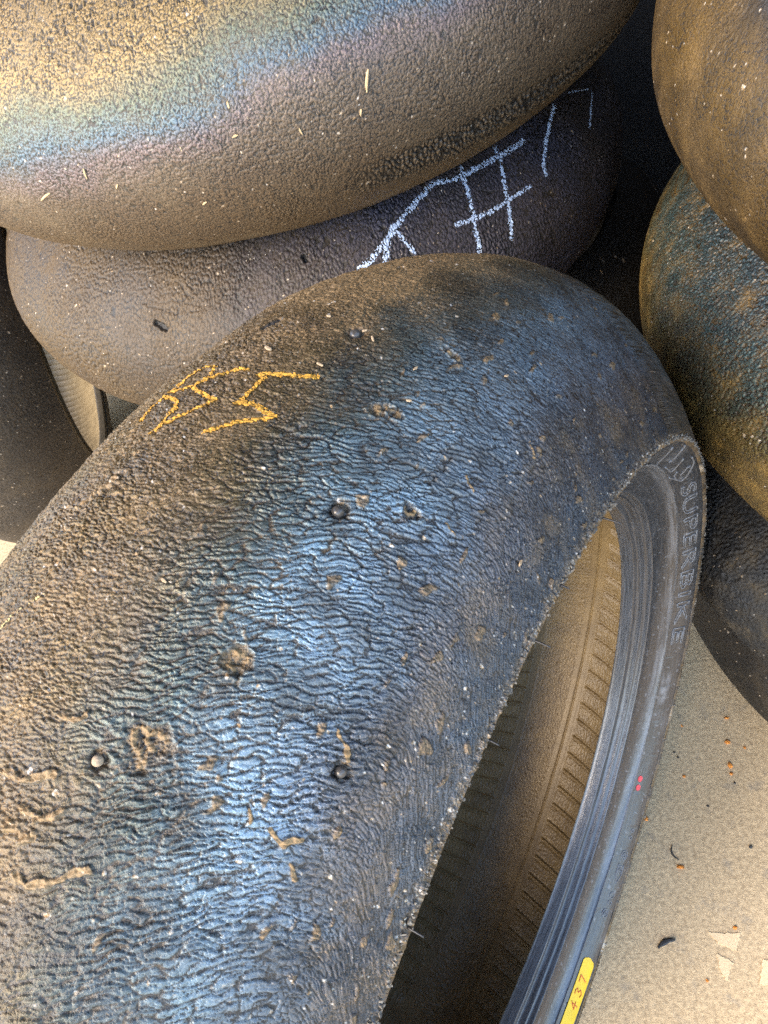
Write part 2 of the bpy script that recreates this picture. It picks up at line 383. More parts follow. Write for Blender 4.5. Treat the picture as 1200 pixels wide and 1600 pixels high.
def front_tex(u, v, T):
    u = u + 0.0; L = T.L
    wu = 0.0022 * fbm(u * 90, v * 90, 11, 3); wv = 0.0016 * fbm(u * 75, v * 130, 12, 3)
    # the scales run across the crown and bend round to follow the shoulder
    ug = np.linspace(-0.13, 0.13, 400); kg = -0.25 - 0.22 * ss(0.0, 0.03, ug) + 0.47 * ss(0.086, 0.104, ug) + 2.0 * ss(0.098, 0.120, ug)
    G = np.interp(u, ug, np.cumsum(kg) * (ug[1] - ug[0]))
    vv = v + 0.7 * wv - G + 0.0035 * perlin(u * 18, v * 22, 13)
    lam = 0.0026
    shoulder = ss(0.086, 0.108, u); left = 1 - ss(0.012, 0.040, u + .012 * fbm(u * 25, v * 25, 15, 2)); far = ss(-0.10, -0.17, v)
    ph = vv / lam
    e1, c1 = voro((u + wu) / 0.0080, ph * 0.93, 21)
    e2, c2 = voro((u + wu * 1.5) / 0.0026, vv / 0.00125, 22)
    col = np.floor((u + wu * 3) / 0.011)
    f = (ph + 0.85 * perlin(u * 170, v * 75, 23) + 0.5 * _h(col, np.floor(v * 40), 5)) % 1.0
    saw = ss(0.0, 0.24, f) * (1 - 0.45 * f) * (1 - ss(0.88, 1.0, f)) * 1.15
    # rounded scales
    sc = ss(0.0, 0.22, e1) * (0.72 + 0.28 * c1)
    fine = ss(0.0, 0.25, e2) * (0.6 + 0.4 * c2)
    mid = (1 - shoulder) * (1 - left)
    big = (0.30 + 0.70 * saw) * (0.30 + 0.70 * sc) * (0.80 + 0.20 * ss(0.0, 0.3, e2))
    amp = 0.55 + 0.45 * ss(-0.3, 0.5, perlin(u * 40, v * 55, 31))
    lump = fbm(u * 420, v * 420, 33, 3)
    hn = mid * (1 - 0.45 * far) * (0.80 * big + 0.20 * fine) + (shoulder + mid * 0.45 * far) * (0.35 * big + 0.65 * fine) + left * (0.62 * fine + 0.30 * big + 0.08 + 0.14 * lump)
    hn = hn / np.maximum(mid + shoulder + left, 0.6)
    k = mid * (0.0015 - 0.0006 * far) + shoulder * 0.0010 + left * 0.0014
    h = k * amp * (hn - 0.5) + 0.00016 * lump + 0.0009 * fbm(u * 14, v * 14, 41, 2)
    # small torn rubber crumbs between the scales, standing along the rolling direction
    e3, c3 = voro((u + wu) / 0.0036, (v + wv) / 0.0085, 51)
    crumb = (c3 > 0.87) * ss(0.40, 0.62, e3) * (1 - 0.6 * left)
    h = h + 0.0006 * crumb
    dust = 0.55 * left + 0.08 + 0.5 * (1 - ss(0.12, 0.5, hn)) * (1 - ss(0.05, 0.085, u)) + 0.35 * shoulder * ss(-0.2, 0.4, fbm(u * 60, v * 60, 43, 3)) + 0.25 * far * (1 - ss(0.03, 0.06, u))  # left side mixes dust with a painted warm reflection
    dust = np.maximum(dust, 0.85 * crumb)
    film = np.interp(u - .30 * np.maximum(v, 0) + .010 * fbm(u * 28, v * 28, 93, 3), [-.02, .03, .052, .072, .094, .129], [.85, .68, 1.0, 1.0, .52, .42]) * (1 - 0.38 * ss(-.06, -.15, v)) * (1 - .30 * ss(.02, .06, v)) * (1 - 0.75 * crumb) * np.clip(0.72 + 0.55 * fbm(u * 45, v * 45, 91, 3) + 0.25 * fbm(u * 160, v * 160, 92, 2), 0.15, 1)  # sky highlight painted in: strongest mid-tread, over the real heat tint
    heat = np.interp(u - .25 * np.maximum(v, 0) + 0.010 * fbm(u * 30, v * 30, 44, 4), [-0.13, 0.0, 0.022, 0.036, 0.052, 0.080, 0.100, 0.129], [0.0, 0.05, 0.22, 0.36, 0.54, 0.70, 0.88, 1.0])
    grit = grits(u, v, 1000, 0.035, 61) * (0.35 + 0.5 * shoulder + 0.4 * left) + grits(u + .3, v, 620, 0.012, 62)
    for (pu, pv, ru, rv) in PITS:
        q = np.hypot((u - pu) / ru, (v - pv) / rv) + 0.45 * fbm(u * 150, v * 150, 71, 4)
        m = 1 - ss(0.55, 1.15, q)
        h = h * (1 - 0.7 * m) - 0.0010 * m + 0.0005 * np.exp(-((q - 1.1) / 0.18) ** 2) + 0.0009 * m * lump + 0.0005 * m * fine; dust = np.maximum(dust, m * np.clip(.85 + .45 * lump, .3, 1)); film = film * (1 - 0.9 * m)
        hn = hn * (1 - m) + m * 0.4
    for i, p in enumerate(SQUIG):
        q = segdist(u + wu * .9, v + wv * .9, p); wd = (0.0012 if i < 6 else 0.0008) * (1 + .5 * perlin(u * 300, v * 300, 95))
        m = 1 - ss(wd * .6, wd, q)
        h = h + (0.0008 if i < 6 else 0.0005) * m * (.7 + .5 * lump); dust = np.maximum(dust, m); film = film * (1 - 0.9 * m)
    for (pu, pv, r) in NUBS:
        q = np.hypot(u - pu, v - pv); h = h - 0.0008 * (1 - ss(r * .8, r * 1.5, q + .0006 * lump)) - 0.0005 * (1 - ss(r, r * 2.2, q)); film = film * ss(r, r * 1.9, q + .0007 * lump)
        dust = np.maximum(dust, .8 * np.exp(-((np.hypot(u - pu, v - pv + r * 1.2)) / (r * .8)) ** 2))
    q = segdist(u, v, SLOT); h = h - 0.003 * (1 - ss(.0009, .0016, q)); film = film * ss(.001, .002, q); dust = dust * ss(.001, .002, q)
    edge = ss(L - 0.0045, L - 0.0005, np.abs(u) + 0.0012 * fbm(v * 260, u * 100, 81, 3))
    h = h + edge * (0.0009 * fbm(v * 330, u * 330, 82, 3)); dust = np.maximum(dust, 0.75 * edge); grit = np.maximum(grit, edge * grits(u, v, 800, .35, 63))
    return h, dict(height=np.clip(hn, 0, 1), blueing=heat, film=np.clip(film, 0, 1), dust=np.clip(dust, 0, 1), grit=np.clip(grit, 0, 1))

def wrinkle_tex(seed, lam=0.0022, stretch=1.6, amp=0.0004, heatf=None, dustf=None, extra=None, pit=0.0):
    def fn(u, v, T):
        wu = 0.0018 * fbm(u * 80, v * 80, seed + 1, 3); wv = 0.0018 * fbm(u * 80, v * 80, seed + 2, 3)
        e, c = voro((u + wu) / (lam * stretch), (v + wv) / lam, seed + 3)
        lump = fbm(u * 380, v * 380, seed + 4, 3)
        hn = np.clip(ss(0.0, 0.28, e) * (0.65 + 0.35 * c) * 0.75 + 0.12 + 0.18 * lump, 0, 1)
        va = 0.4 + 0.6 * ss(-0.4, 0.5, fbm(u * 14, v * 14, seed + 5, 2))
        h = amp * va * (hn - 0.5) + 0.00012 * lump + 0.0012 * fbm(u * 9, v * 9, seed + 6, 2)
        heat = heatf(u, v) if heatf else 0.5 + 0.4 * fbm(u * 10, v * 10, seed + 7, 3)
        dust = dustf(u, v) if dustf else 0.35 + 0.4 * fbm(u * 12, v * 12, seed + 8, 3)
        if pit:
            pm = ss(0.15, 0.5, fbm(u * 480, v * 480, seed + 9, 3)) * pit(u, v)
            h = h - 0.0010 * pm; hn = hn * (1 - 0.8 * pm)
        dust = dust + 0.25 * (1 - ss(.1, .5, hn))
        film = np.ones(u.shape); grit = grits(u, v, 700, 0.012, seed + 10) + grits(u, v + .4, 420, 0.005, seed + 11)
        if extra: h, hn, heat, dust, film = extra(u, v, h, hn, heat, dust, film)
        edge = ss(T.L - 0.004, T.L, np.abs(u)); h = h + edge * 0.0006 * fbm(v * 300, u * 300, seed + 12, 2)
        return h, dict(height=hn, blueing=np.clip(heat, 0, 1), film=np.clip(film, 0, 1), dust=np.clip(dust, 0, 1), grit=np.clip(grit, 0, 1))
    return fn

# ------------------------------------------------------------------ ground and added light blockers
def concrete():
    t = NT('worn_concrete'); co = t.co('Object')
    n1 = t.noise(7, 5, 0.6, co); n2 = t.noise(260, 4, 0.75, co); n3 = t.noise(900, 2, 0.6, co); n4 = t.noise(38, 5, 0.7, co, 0.4)
    c = t.ramp(n1, [(0.35, (0.42, 0.315, 0.185)), (0.65, (0.54, 0.405, 0.24))])
    c = t.mix(0.55, c, t.ramp(n2, [(0.36, (0.24, 0.165, 0.085)), (0.60, (0.66, 0.49, 0.275))]), 'MIX')
    c = t.mix(t.ramp(n4, [(0.56, 0.0), (0.72, 0.55)]), c, (0.17, 0.16, 0.14))
    c = t.mix(t.ramp(n3, [(0.70, 0.0), (0.76, 0.6)]), c, (0.07, 0.06, 0.05))
    t.bump(t.math('ADD', n2, t.math('MULTIPLY', n3, 0.6)), 0.45, 0.0012)
    return t.set(Base_Color=c, Roughness=0.85)
fl = raw_mesh('ground', [(-60, -60, 0), (60, -60, 0), (60, 60, 0), (-60, 60, 0)], [(0, 1, 2, 3)], concrete(), smooth=False)
tag(fl, 'worn tan concrete floor with grit and stains under the tyres', 'floor', kind='structure')

def box(name, lo, hi, mat, parent=None):
    x0, y0, z0 = lo; x1, y1, z1 = hi
    V = [(x0, y0, z0), (x1, y0, z0), (x1, y1, z0), (x0, y1, z0), (x0, y0, z1), (x1, y0, z1), (x1, y1, z1), (x0, y1, z1)]
    return raw_mesh(name, V, [(3, 2, 1, 0), (4, 5, 6, 7), (0, 1, 5, 4), (1, 2, 6, 5), (2, 3, 7, 6), (3, 0, 4, 7)], mat, parent, smooth=False)
shed = tag(empty('shed', (0, 1.3, 0)), 'black shadowed shed wall seen in the gap between the two tyre stacks', 'shed')
box('wall', (-1.3, 1.24, 0), (1.6, 1.36, 2.35), plain('sooty_wall', (0.010, 0.010, 0.010), 0.95, 0.4, 6), shed)  # guessed backing; near-black colour stands in for deep shade in the gap
box('wall', (0.86, 0.30, 0), (0.98, 1.237, 2.35), bpy.data.materials['sooty_wall'], shed)  # side piece added out of view to keep sky out of the gap
box('roof', (-1.3, 0.15, 2.36), (1.0, 1.40, 2.44), plain('brown_roof_boards', (0.12, 0.085, 0.05), 0.9, 0.4, 6), shed)  # unseen cover added to block overhead sky
box('awning', (-1.3, -1.3, 2.36), (0.25, 0.147, 2.42), bpy.data.materials['brown_roof_boards'], shed)  # unseen cover added; cut short so sky from the right gets in

# ------------------------------------------------------------------ the tyres
mats = lambda tr: dict(tread=tr, side=M_side, bead=M_bead, liner=M_liner)
FT = Tyre((-0.0828, 0.1433, 0.3309), (0.8682, -0.4943, 0.0436), 0.3302, 0.0732, 0.0974, 2.3675)

def front_side(TH, LL):
    v = TH * FT.R
    h = 0.00010 * fbm(LL * 500, v * 120, 5, 3)
    tt = np.where(TH > math.pi, TH - 2 * math.pi, TH)
    band = ss(.0035, .0045, LL) * (1 - ss(.0165, .0175, LL))
    for a0, l0, l1 in ((-2.216, .010, .0185), (-2.334, .0045, .010), (-2.471, .010, .017), (-2.739, .012, .0185), (3.131, .010, .0185), (-2.60, .004, .009), (2.83, .008, .018), (-1.33, .004, .009), (-2.86, .004, .009)):
        da = np.abs((TH - a0 + math.pi) % (2 * math.pi) - math.pi) * 0.25
        h -= 0.0006 * (1 - ss(.0003, .0008, da)) * ss(l0, l0 + .0006, LL) * (1 - ss(l1, l1 + .0006, LL))
    da = (TH - (2 * math.pi - 2.347)) * 0.25
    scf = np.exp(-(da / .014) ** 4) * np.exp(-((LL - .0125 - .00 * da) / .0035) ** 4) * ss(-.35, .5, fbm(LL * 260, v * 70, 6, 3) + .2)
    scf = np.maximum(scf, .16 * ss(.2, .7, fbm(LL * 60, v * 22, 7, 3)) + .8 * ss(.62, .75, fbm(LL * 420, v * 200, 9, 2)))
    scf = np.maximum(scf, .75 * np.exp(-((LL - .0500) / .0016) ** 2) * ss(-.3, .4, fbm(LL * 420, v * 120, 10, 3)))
    scf = np.maximum(scf, .6 * np.exp(-((LL - .0235) / .0042) ** 4) * ss(-.5, .5, fbm(LL * 500, v * 14, 16, 3)))  # bright stripe of light painted along the hollow, over smeared grey
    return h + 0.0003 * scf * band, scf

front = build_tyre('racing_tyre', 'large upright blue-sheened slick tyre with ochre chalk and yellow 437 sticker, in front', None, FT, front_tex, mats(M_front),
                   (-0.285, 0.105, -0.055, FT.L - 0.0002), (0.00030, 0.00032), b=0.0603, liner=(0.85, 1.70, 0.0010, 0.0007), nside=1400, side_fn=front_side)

def band_t1(u, v):
    # heat tint plus painted reflections: brown flank, purple, blue, gold towards the bore
    return np.interp(u + 0.010 * fbm(u * 14 + 3, v * 14, 301, 3) + 0.016 * np.clip(-v / 0.12 - .3, -1.4, 1), [-0.11, -0.03, 0.002, 0.014, 0.028, 0.045, 0.065, 0.12], [0.0, 0.18, 0.26, 0.42, 0.60, 0.74, 0.90, 1.0])
def extra_t1(u, v, h, hn, heat, dust, film):
    g = ss(0.045, 0.06, u + .01 * fbm(u * 30, v * 30, 311, 2)) * (1 - ss(-.09, -.02, v)); e, c = voro(u / .006, v / .0022, 312)
    m = g * (c > .45) * (1 - ss(.10, .35, e) * .0) * ss(.25, .5, e); m = m * .45; h = h - .0009 * m; hn = hn * (1 - .9 * m); film = film * (1 - .9 * m); dust = dust * (1 - m)
    k = ss(-.068, -.056, u) * (1 - ss(-.042, -.032, u)) * ss(.0, .07, v)
    e2, c2 = voro(u / .0052, v / .0028, 313); q = k * (1 - ss(.10, .45, e2)); h = h - .0016 * q; hn = hn * (1 - q); film = film * (1 - .8 * q); dust = dust * (1 - .7 * q)
    kk = np.exp(-((u + .049 + .004 * perlin(v * 14, u * 0, 9)) / .0018) ** 2) * ss(.12, .17, v); h = h - .0016 * kk; hn = hn * (1 - kk)
    dust = dust + .45 * (1 - ss(-.095, -.07, u))
    return h, hn, heat, dust, film
T1 = Tyre((-0.1437, 0.7393, 0.6319), (0, 0, 1), 0.3224, 0.0717, 0.0922, 2.3)
top_left = build_tyre('racing_tyre', 'golden and blue banded slick tyre lying on top of the left stack', 'slick tyres lying in the left stack', T1,
                      wrinkle_tex(300, 0.0018, 1.3, 0.0010, band_t1, lambda u, v: .22 + .35 * fbm(u * 12, v * 12, 307, 3), extra_t1), mats(M_T1), (-0.32, 0.33, -0.112, 0.128), (0.00055, 0.00055))

T2 = Tyre((-0.166, 0.7629, 0.4475), (0, 0, 1), 0.3181, 0.0717, 0.0922, 2.3)
lump_ = lambda u, v: fbm(u * 400, v * 400, 421, 2)
def extra_t2(u, v, h, hn, heat, dust, film):
    for p in ([(.066, -.17), (.058, -.14), (.060, -.10)], [(.030, -.065), (.028, -.06)]):
        q = segdist(u, v, p); h = h + .0006 * np.exp(-(q / .002) ** 2)
    for p, r in (([(.054, -.158), (.050, -.150)], .0030), ([(.085, -.021), (.082, -.020)], .0022), ([(.034, -.068), (.032, -.065)], .0018)):
        q = segdist(u, v, p) + .0007 * lump_(u, v); h = h - .003 * (1 - ss(r * .5, r, q)); film = film * ss(r * .8, r * 1.4, q); dust = dust * ss(r * .6, r, q)
    return h, hn, heat, dust, film
tex2 = wrinkle_tex(400, 0.0028, 1.8, 0.0017, lambda u, v: np.interp(v, [-.3, -.1, .05, .3], [0, .35, .85, .7]) + .25 * fbm(u * 12, v * 12, 407, 3),
                   lambda u, v: np.interp(v, [-.3, -.1, .05], [.42, .28, .10]) + .35 * fbm(u * 12, v * 12, 408, 3), extra_t2)
second = build_tyre('racing_tyre', 'brown leathery slick tyre with white chalk strokes, second in the left stack', 'slick tyres lying in the left stack', T2, tex2, mats(M_T2), (-0.45, 0.38, -0.05, 0.11), (0.0007, 0.0007))

plain_tex = wrinkle_tex(500, 0.003, 1.4, 0.0005, None, lambda u, v: .0 * u)
T3 = Tyre((-0.06, 0.815, 0.2665), (0, 0, 1), 0.29, 0.0690, 0.0885, 2.3)
T4 = Tyre((-0.06, 0.82, 0.0890), (0, 0, 1), 0.29, 0.0690, 0.0885, 2.3)
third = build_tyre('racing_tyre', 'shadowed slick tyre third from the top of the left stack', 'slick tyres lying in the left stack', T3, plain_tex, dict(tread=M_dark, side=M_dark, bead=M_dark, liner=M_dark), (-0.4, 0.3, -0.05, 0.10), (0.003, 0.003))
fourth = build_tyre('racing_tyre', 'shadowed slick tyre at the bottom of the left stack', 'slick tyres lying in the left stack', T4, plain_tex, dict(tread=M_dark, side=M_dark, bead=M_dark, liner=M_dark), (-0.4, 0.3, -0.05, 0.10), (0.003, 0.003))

G = 'slick tyres lying in the right stack'
TA = Tyre((0.4231, 0.3929, 0.6185), (0, 0, 1), 0.3194, 0.07, 0.0941, 2.2)
texA = wrinkle_tex(600, 0.0020, 1.5, 0.0006, lambda u, v: .25 + .7 * ss(.035, .06, u) * ss(-.22, -.17, v) + .3 * fbm(u * 16, v * 16, 607, 3),
                   lambda u, v: .48 - .4 * ss(.035, .06, u) * ss(-.22, -.17, v) + .35 * fbm(u * 18, v * 40, 608, 3))
ra = build_tyre('racing_tyre', 'golden-brown dusty slick tyre lying on top of the right stack', G, TA, texA, mats(M_A), (-0.34, -0.02, -0.11, 0.10), (0.0006, 0.0006))
TB = Tyre((0.4293, 0.4238, 0.4338), (0, 0, 1), 0.3194, 0.07, 0.0906, 2.2)
texB = wrinkle_tex(700, 0.0019, 1.3, 0.0007, lambda u, v: np.interp(u + .012 * fbm(u * 25, v * 25, 701, 3), [-.08, .0, .025, .05, .1], [.05, .18, .38, .62, .95]),
                   lambda u, v: np.interp(u, [-.08, .01, .05, .1], [.4, .55, .3, .1]) + .42 * fbm(u * 60, v * 60, 708, 4), pit=lambda u, v: ss(.005, .03, u))
rbt = build_tyre('racing_tyre', 'teal pitted slick tyre with ochre dust, second in the right stack', G, TB, texB, mats(M_B), (-0.36, -0.02, -0.11, 0.11), (0.0006, 0.0006))
TC = Tyre((0.4403, 0.4357, 0.2575), (0, 0, 1), 0.3194, 0.07, 0.0858, 2.2)
texC = wrinkle_tex(800, 0.0030, 1.3, 0.0022, None, lambda u, v: .3 + .7 * fbm(u * 60, v * 60, 808, 4))
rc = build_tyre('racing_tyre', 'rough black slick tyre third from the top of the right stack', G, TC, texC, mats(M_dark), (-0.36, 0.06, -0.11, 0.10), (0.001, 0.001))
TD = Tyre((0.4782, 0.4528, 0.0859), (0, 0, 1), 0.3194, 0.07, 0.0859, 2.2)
rd = build_tyre('racing_tyre', 'dark slick tyre on the concrete at the bottom of the right stack', G, TD, wrinkle_tex(900, 0.003, 1.3, 0.0007), mats(M_dark), (-0.36, 0.06, -0.11, 0.10), (0.0012, 0.0012))

TL = Tyre((-0.6731, 0.8538, 0.3149), (0.9314, 0.3049, -0.1987), 0.3195, 0.0718, 0.0962, 2.3)
texL = wrinkle_tex(1000, 0.003, 1.4, 0.0010, lambda u, v: .4 + .5 * fbm(u * 10, v * 10, 1007, 3), lambda u, v: .25 + .45 * fbm(u * 16, v * 16, 1008, 3))
left = build_tyre('racing_tyre', 'dark dull slick tyre standing on its own at the left edge', None, TL, texL, dict(tread=M_left, side=M_left_side, bead=M_left_side, liner=M_tan), (-0.25, 0.5, -0.03, TL.L - .0003), (0.0012, 0.001), b=0.092, liner=(0.4, 1.7, 0.0014, 0.0015), lfn=lambda u, v, T: 0.0012 * ss(.25, .5, np.abs(((v + .1 * u) / .0105) % 1.0 - .5)) + .0002 * fbm(u * 300, v * 300, 5, 2))

# ------------------------------------------------------------------ parts of the front tyre
def icos(r, sub=2):
    import bmesh
    bm = bmesh.new(); bmesh.ops.create_icosphere(bm, subdivisions=sub, radius=r)
    V = np.array([v.co[:] for v in bm.verts]); Fc = [tuple(v.index for v in f.verts) for f in bm.faces]; bm.free(); return V, Fc

def frame_at(T, u, v):
    x, r, nx, nr = T.prof(np.array(u)); th = v / T.R; rad = np.cos(th) * T.e1 + np.sin(th) * T.e2
    return T.at(x, r, np.array(th)), nx * T.a + nr * rad
rng = random.Random(4)
for (u, v, r) in NUBS:
    V, Fc = icos(r * 0.80, 3); P, N = frame_at(FT, u, v); V = V * (1 + .06 * fbm(V[:, 0] * 500, V[:, 1] * 500 + V[:, 2] * 300, 91, 2))[:, None]
    raw_mesh('rubber_nub' if r > .0019 else 'embedded_stone', V + P - N * (r * 0.42), Fc, M_nub if r > .0019 else M_stone, front)

def chalk(name, T, tex, strokes, mat, parent, step=0.00022, cover=0.35):
    """chalk rubbed on the raised grain: only the high places of the relief take it"""
    A = Acc()
    for pts, wd in strokes:
        p = np.array(pts); u = np.arange(p[:, 0].min() - wd, p[:, 0].max() + wd, step); v = np.arange(p[:, 1].min() - wd, p[:, 1].max() + wd, step)
        V, Uu = np.meshgrid(v, u, indexing='ij'); h, at = tex(Uu.astype(np.float32), V.astype(np.float32), T)
        nz = fbm(Uu * 700, V * 700, 77, 3)
        d = segdist(Uu + 0.0004 * fbm(Uu * 200, V * 200, 78, 2), V, pts)
        m = (d < wd * (0.40 + 0.16 * nz + 0.14 * perlin(Uu * 130, V * 130, 79))) & (at['height'] + 0.45 * nz - 0.5 * (d / wd) > cover - 0.12)
        P = T.surf(Uu, V, h + 0.00025).reshape(-1, 3); Fc = grid_faces(len(v), len(u), False)
        Fc = Fc[m.ravel()[Fc].sum(1) >= 4]; used, inv = np.unique(Fc, return_inverse=True)
        A.add(P[used], inv.reshape(-1, 4).tolist())
    return raw_mesh(name, np.array(A.V), A.F, mat, parent)
CF = [([(-0.0268, -0.07), (-0.0282, -0.0756), (-0.0265, -0.0814)], .0022), ([(-0.0265, -0.0839), (-0.0255, -0.0897), (-0.0245, -0.0953), (-0.0218, -0.0987), (-0.0171, -0.0987), (-0.0152, -0.0939), (-0.0171, -0.089), (-0.0204, -0.0859), (-0.0265, -0.0839)], .0020), ([(-0.0265, -0.0814), (-0.0224, -0.0811), (-0.0171, -0.079), (-0.0148, -0.0759), (-0.0148, -0.0707), (-0.0135, -0.0686)], .0023), ([(-0.0021, -0.0991), (-0.007, -0.098), (-0.0116, -0.0939), (-0.0152, -0.0911), (-0.0171, -0.0877), (-0.0145, -0.0856), (-0.0073, -0.0835), (-0.0028, -0.0825), (-0.0044, -0.0794), (-0.008, -0.0749), (-0.0125, -0.0686), (-0.0145, -0.0641)], .0022), ([(0.0218, -0.1039), (0.0175, -0.1015), (0.0093, -0.0998), (0.0031, -0.0977), (0.0063, -0.097), (0.0063, -0.0911), (0.0067, -0.0863), (0.006, -0.0832), (0.0112, -0.0846), (0.0158, -0.0835), (0.0211, -0.0825), (0.0175, -0.0797), (0.0135, -0.0769), (0.0083, -0.0724), (0.0054, -0.069)], .0027),
      ([(-0.0142, 0.0067), (-0.0135, 0.0016), (-0.0099, -0.0026), (-0.0063, -0.0067)], .0011)]
for ks in ((0, 1, 2, 3), (4,), (5,)): chalk('chalk_mark', FT, front_tex, [CF[k] for k in ks], M_pchalk if ks == (5,) else M_ychalk, front, cover=0.45 if ks == (5,) else 0.12)
CT2 = [([(0.0632, 0.0192), (0.0684, 0.0345), (0.0767, 0.0505), (0.081, 0.0578), (0.0879, 0.0735), (0.0942, 0.0908), (0.098, 0.1054), (0.0985, 0.1121), (0.0926, 0.1308), (0.0916, 0.1561), (0.089, 0.1827), (0.0864, 0.2091)], .0062), ([(0.081, 0.0578), (0.0739, 0.0488), (0.0611, 0.0408)], .007), ([(0.0767, 0.0595), (0.0684, 0.0621), (0.0603, 0.0651)], .0055), ([(0.0985, 0.1404), (0.0879, 0.1341), (0.0711, 0.1271), (0.0538, 0.1191), (0.0382, 0.1144)], .0055), ([(0.0974, 0.1824), (0.0864, 0.1767), (0.0698, 0.1641), (0.0515, 0.1534), (0.0341, 0.1444)], .0052), ([(0.0637, 0.1068), (0.0611, 0.1198), (0.059, 0.1391), (0.0586, 0.1621), (0.057, 0.1831)], .0050), ([(0.0874, 0.273), (0.0824, 0.2514), (0.0734, 0.2264), (0.062, 0.2074), (0.0554, 0.2044)], .0050), ([(0.0834, 0.3027), (0.0689, 0.331)], .003), ([(0.0649, 0.3327), (0.0603, 0.3063), (0.0534, 0.2853)], .003)]
for ks in ((0, 1, 2, 3, 4, 5), (6,), (7,), (8,)): chalk('chalk_mark', T2, tex2, [CT2[k] for k in ks], M_wchalk, second, step=0.0005, cover=0.22)

# lettering on the sidewall
SP = lambda L, th, h: side_points(FT, 0.0603, 0.216, L, th, h)
def text_outline(body, th0, th1, L0, L1, r):
    cu = bpy.data.curves.new('lettering', 'FONT'); cu.body = body; cu.size = 1.0; cu.fill_mode = 'NONE'; cu.bevel_depth = 0.0; cu.resolution_u = 4; cu.space_character = 1.06
    ob = bpy.data.objects.new('lettering', cu); COL.objects.link(ob)
    dg = bpy.context.evaluated_depsgraph_get(); me = bpy.data.meshes.new_from_object(ob.evaluated_get(dg))
    V = np.array([v.co[:] for v in me.vertices]); E = [tuple(e.vertices) for e in me.edges]
    bpy.data.objects.remove(ob); bpy.data.curves.remove(cu); bpy.data.meshes.remove(me)
    x0, x1 = V[:, 0].min(), V[:, 0].max(); y0, y1 = V[:, 1].min(), V[:, 1].max()
    th = th0 + (V[:, 0] - x0) / (x1 - x0) * (th1 - th0); L = L1 + (V[:, 1] - y0) / (y1 - y0) * (L0 - L1)
    P = SP(L, th, 0.0001); A = Acc()
    for a, b in E:
        A.add(*tube([P[a], P[b]], [r, r], 5))
    return A
A = text_outline('SUPERBIKE', -1.375, -2.165, 0.0052, 0.0152, 0.00058)
raw_mesh('lettering', np.array(A.V), A.F, M_letter, front)
def side_lines(lines, r, off=0.0001):
    A = Acc()
    for ln in lines:
        ln = np.array(ln, float); t = np.linspace(0, len(ln) - 1, (len(ln) - 1) * 8 + 1)
        th = np.interp(t, np.arange(len(ln)), ln[:, 0]); L = np.interp(t, np.arange(len(ln)), ln[:, 1])
        A.add(*tube(SP(L, th, off), [r] * len(t), 6))
    return A
EMB = [[(-0.967, 0.17), (-1.06, 0.93), (-0.973, 1.0)], [(-1.069, 0.14), (-1.113, 0.54), (-1.11, 0.64)], [(-1.242, 0.63), (-1.258, 0.75), (-1.3, 0.73), (-1.325, 0.61), (-1.314, 0.44), (-1.277, 0.22), (-1.25, 0.1), (-1.203, 0.1)], [(-1.143, 0.81), (-1.212, 0.78), (-1.204, 0.64), (-1.163, 0.31)], [(-1.281, 0.59), (-1.251, 0.32), (-1.255, 0.24)], [(-0.973, 1.0), (-1.198, 1.0)], [(-1.244, 0.93), (-1.324, 0.64)], [(-1.061, 0.03), (-1.074, 0.14)]]
A = side_lines([[(t_, .0012 + .0203 * q) for t_, q in ln] for ln in EMB], 0.0006); raw_mesh('emblem', np.array(A.V), A.F, M_letter, front)
ring = lambda th, L, rt, rl: [(th + rt * math.cos(a), L + rl * math.sin(a)) for a in np.linspace(0, 2 * math.pi, 9)]
GL = [ring(-2.87, .0075, .006, .0012), ring(-2.895, .0075, .006, .0014), ring(-2.955, .0085, .016, .003), ring(-2.955, .0085, .008, .0014), ring(-3.005, .0085, .014, .0028), ring(-3.005, .0085, .006, .0012),
      [(-2.985, .006), (-3.02, .0055), (-3.05, .0085), (-3.02, .0115), (-2.985, .011)], ring(-3.09, .0085, .010, .0022), ring(-3.115, .0085, .007, .0018), ring(-3.15, .0095, .014, .0026), ring(-3.15, .0095, .006, .0010)]
A = side_lines(GL, 0.0004); raw_mesh('small_lettering', np.array(A.V), A.F, M_letter, front)

def side_patch(poly, off, thick_n=12):
    """filled patch on the sidewall between two edges given as (theta, L_left, L_right) rows"""
    V = []; nL = 8
    for th, a, b in poly:
        for k in range(nL + 1): V.append((th, a + (b - a) * k / nL))
    V = np.array(V); P = SP(V[:, 1], V[:, 0], off); P2 = SP(V[:, 1], V[:, 0], off - 0.00025); n = len(poly)
    Fc = grid_faces(n, nL + 1, False).tolist(); o = len(P)
    F2 = [tuple(i + o for i in f[::-1]) for f in Fc]
    per = [i * (nL + 1) for i in range(n)] + [(n - 1) * (nL + 1) + k for k in range(1, nL + 1)] + [i * (nL + 1) + nL for i in range(n - 2, -1, -1)] + [k for k in range(nL - 1, 0, -1)]
    sd_ = [(per[i], per[(i + 1) % len(per)], per[(i + 1) % len(per)] + o, per[i] + o) for i in range(len(per))]
    return np.concatenate([P, P2]), Fc + F2 + sd_
M_sticker = plain('yellow_sticker', (0.86, 0.53, 0.012), 0.45, 0.12, 120, 0.1)
M_redink = plain('red_ink', (0.62, 0.10, 0.02), 0.6, 0.2, 300, 0.05)
M_redpaint = plain('red_paint_dot', (0.62, 0.06, 0.07), 0.6, 0.25, 900, 0.2)
rows = []
for t_ in np.linspace(2.986, 2.72, 40):
    e = min((2.986 - t_) / .016, (t_ - 2.72) / .016, 1); cut = .0042 * (1 - math.sqrt(max(0, 1 - (1 - e) ** 2)))
    rows.append((t_, .0035 + cut + .0012 * max(0, 1 - (2.986 - t_) / .02), .0152 - cut))
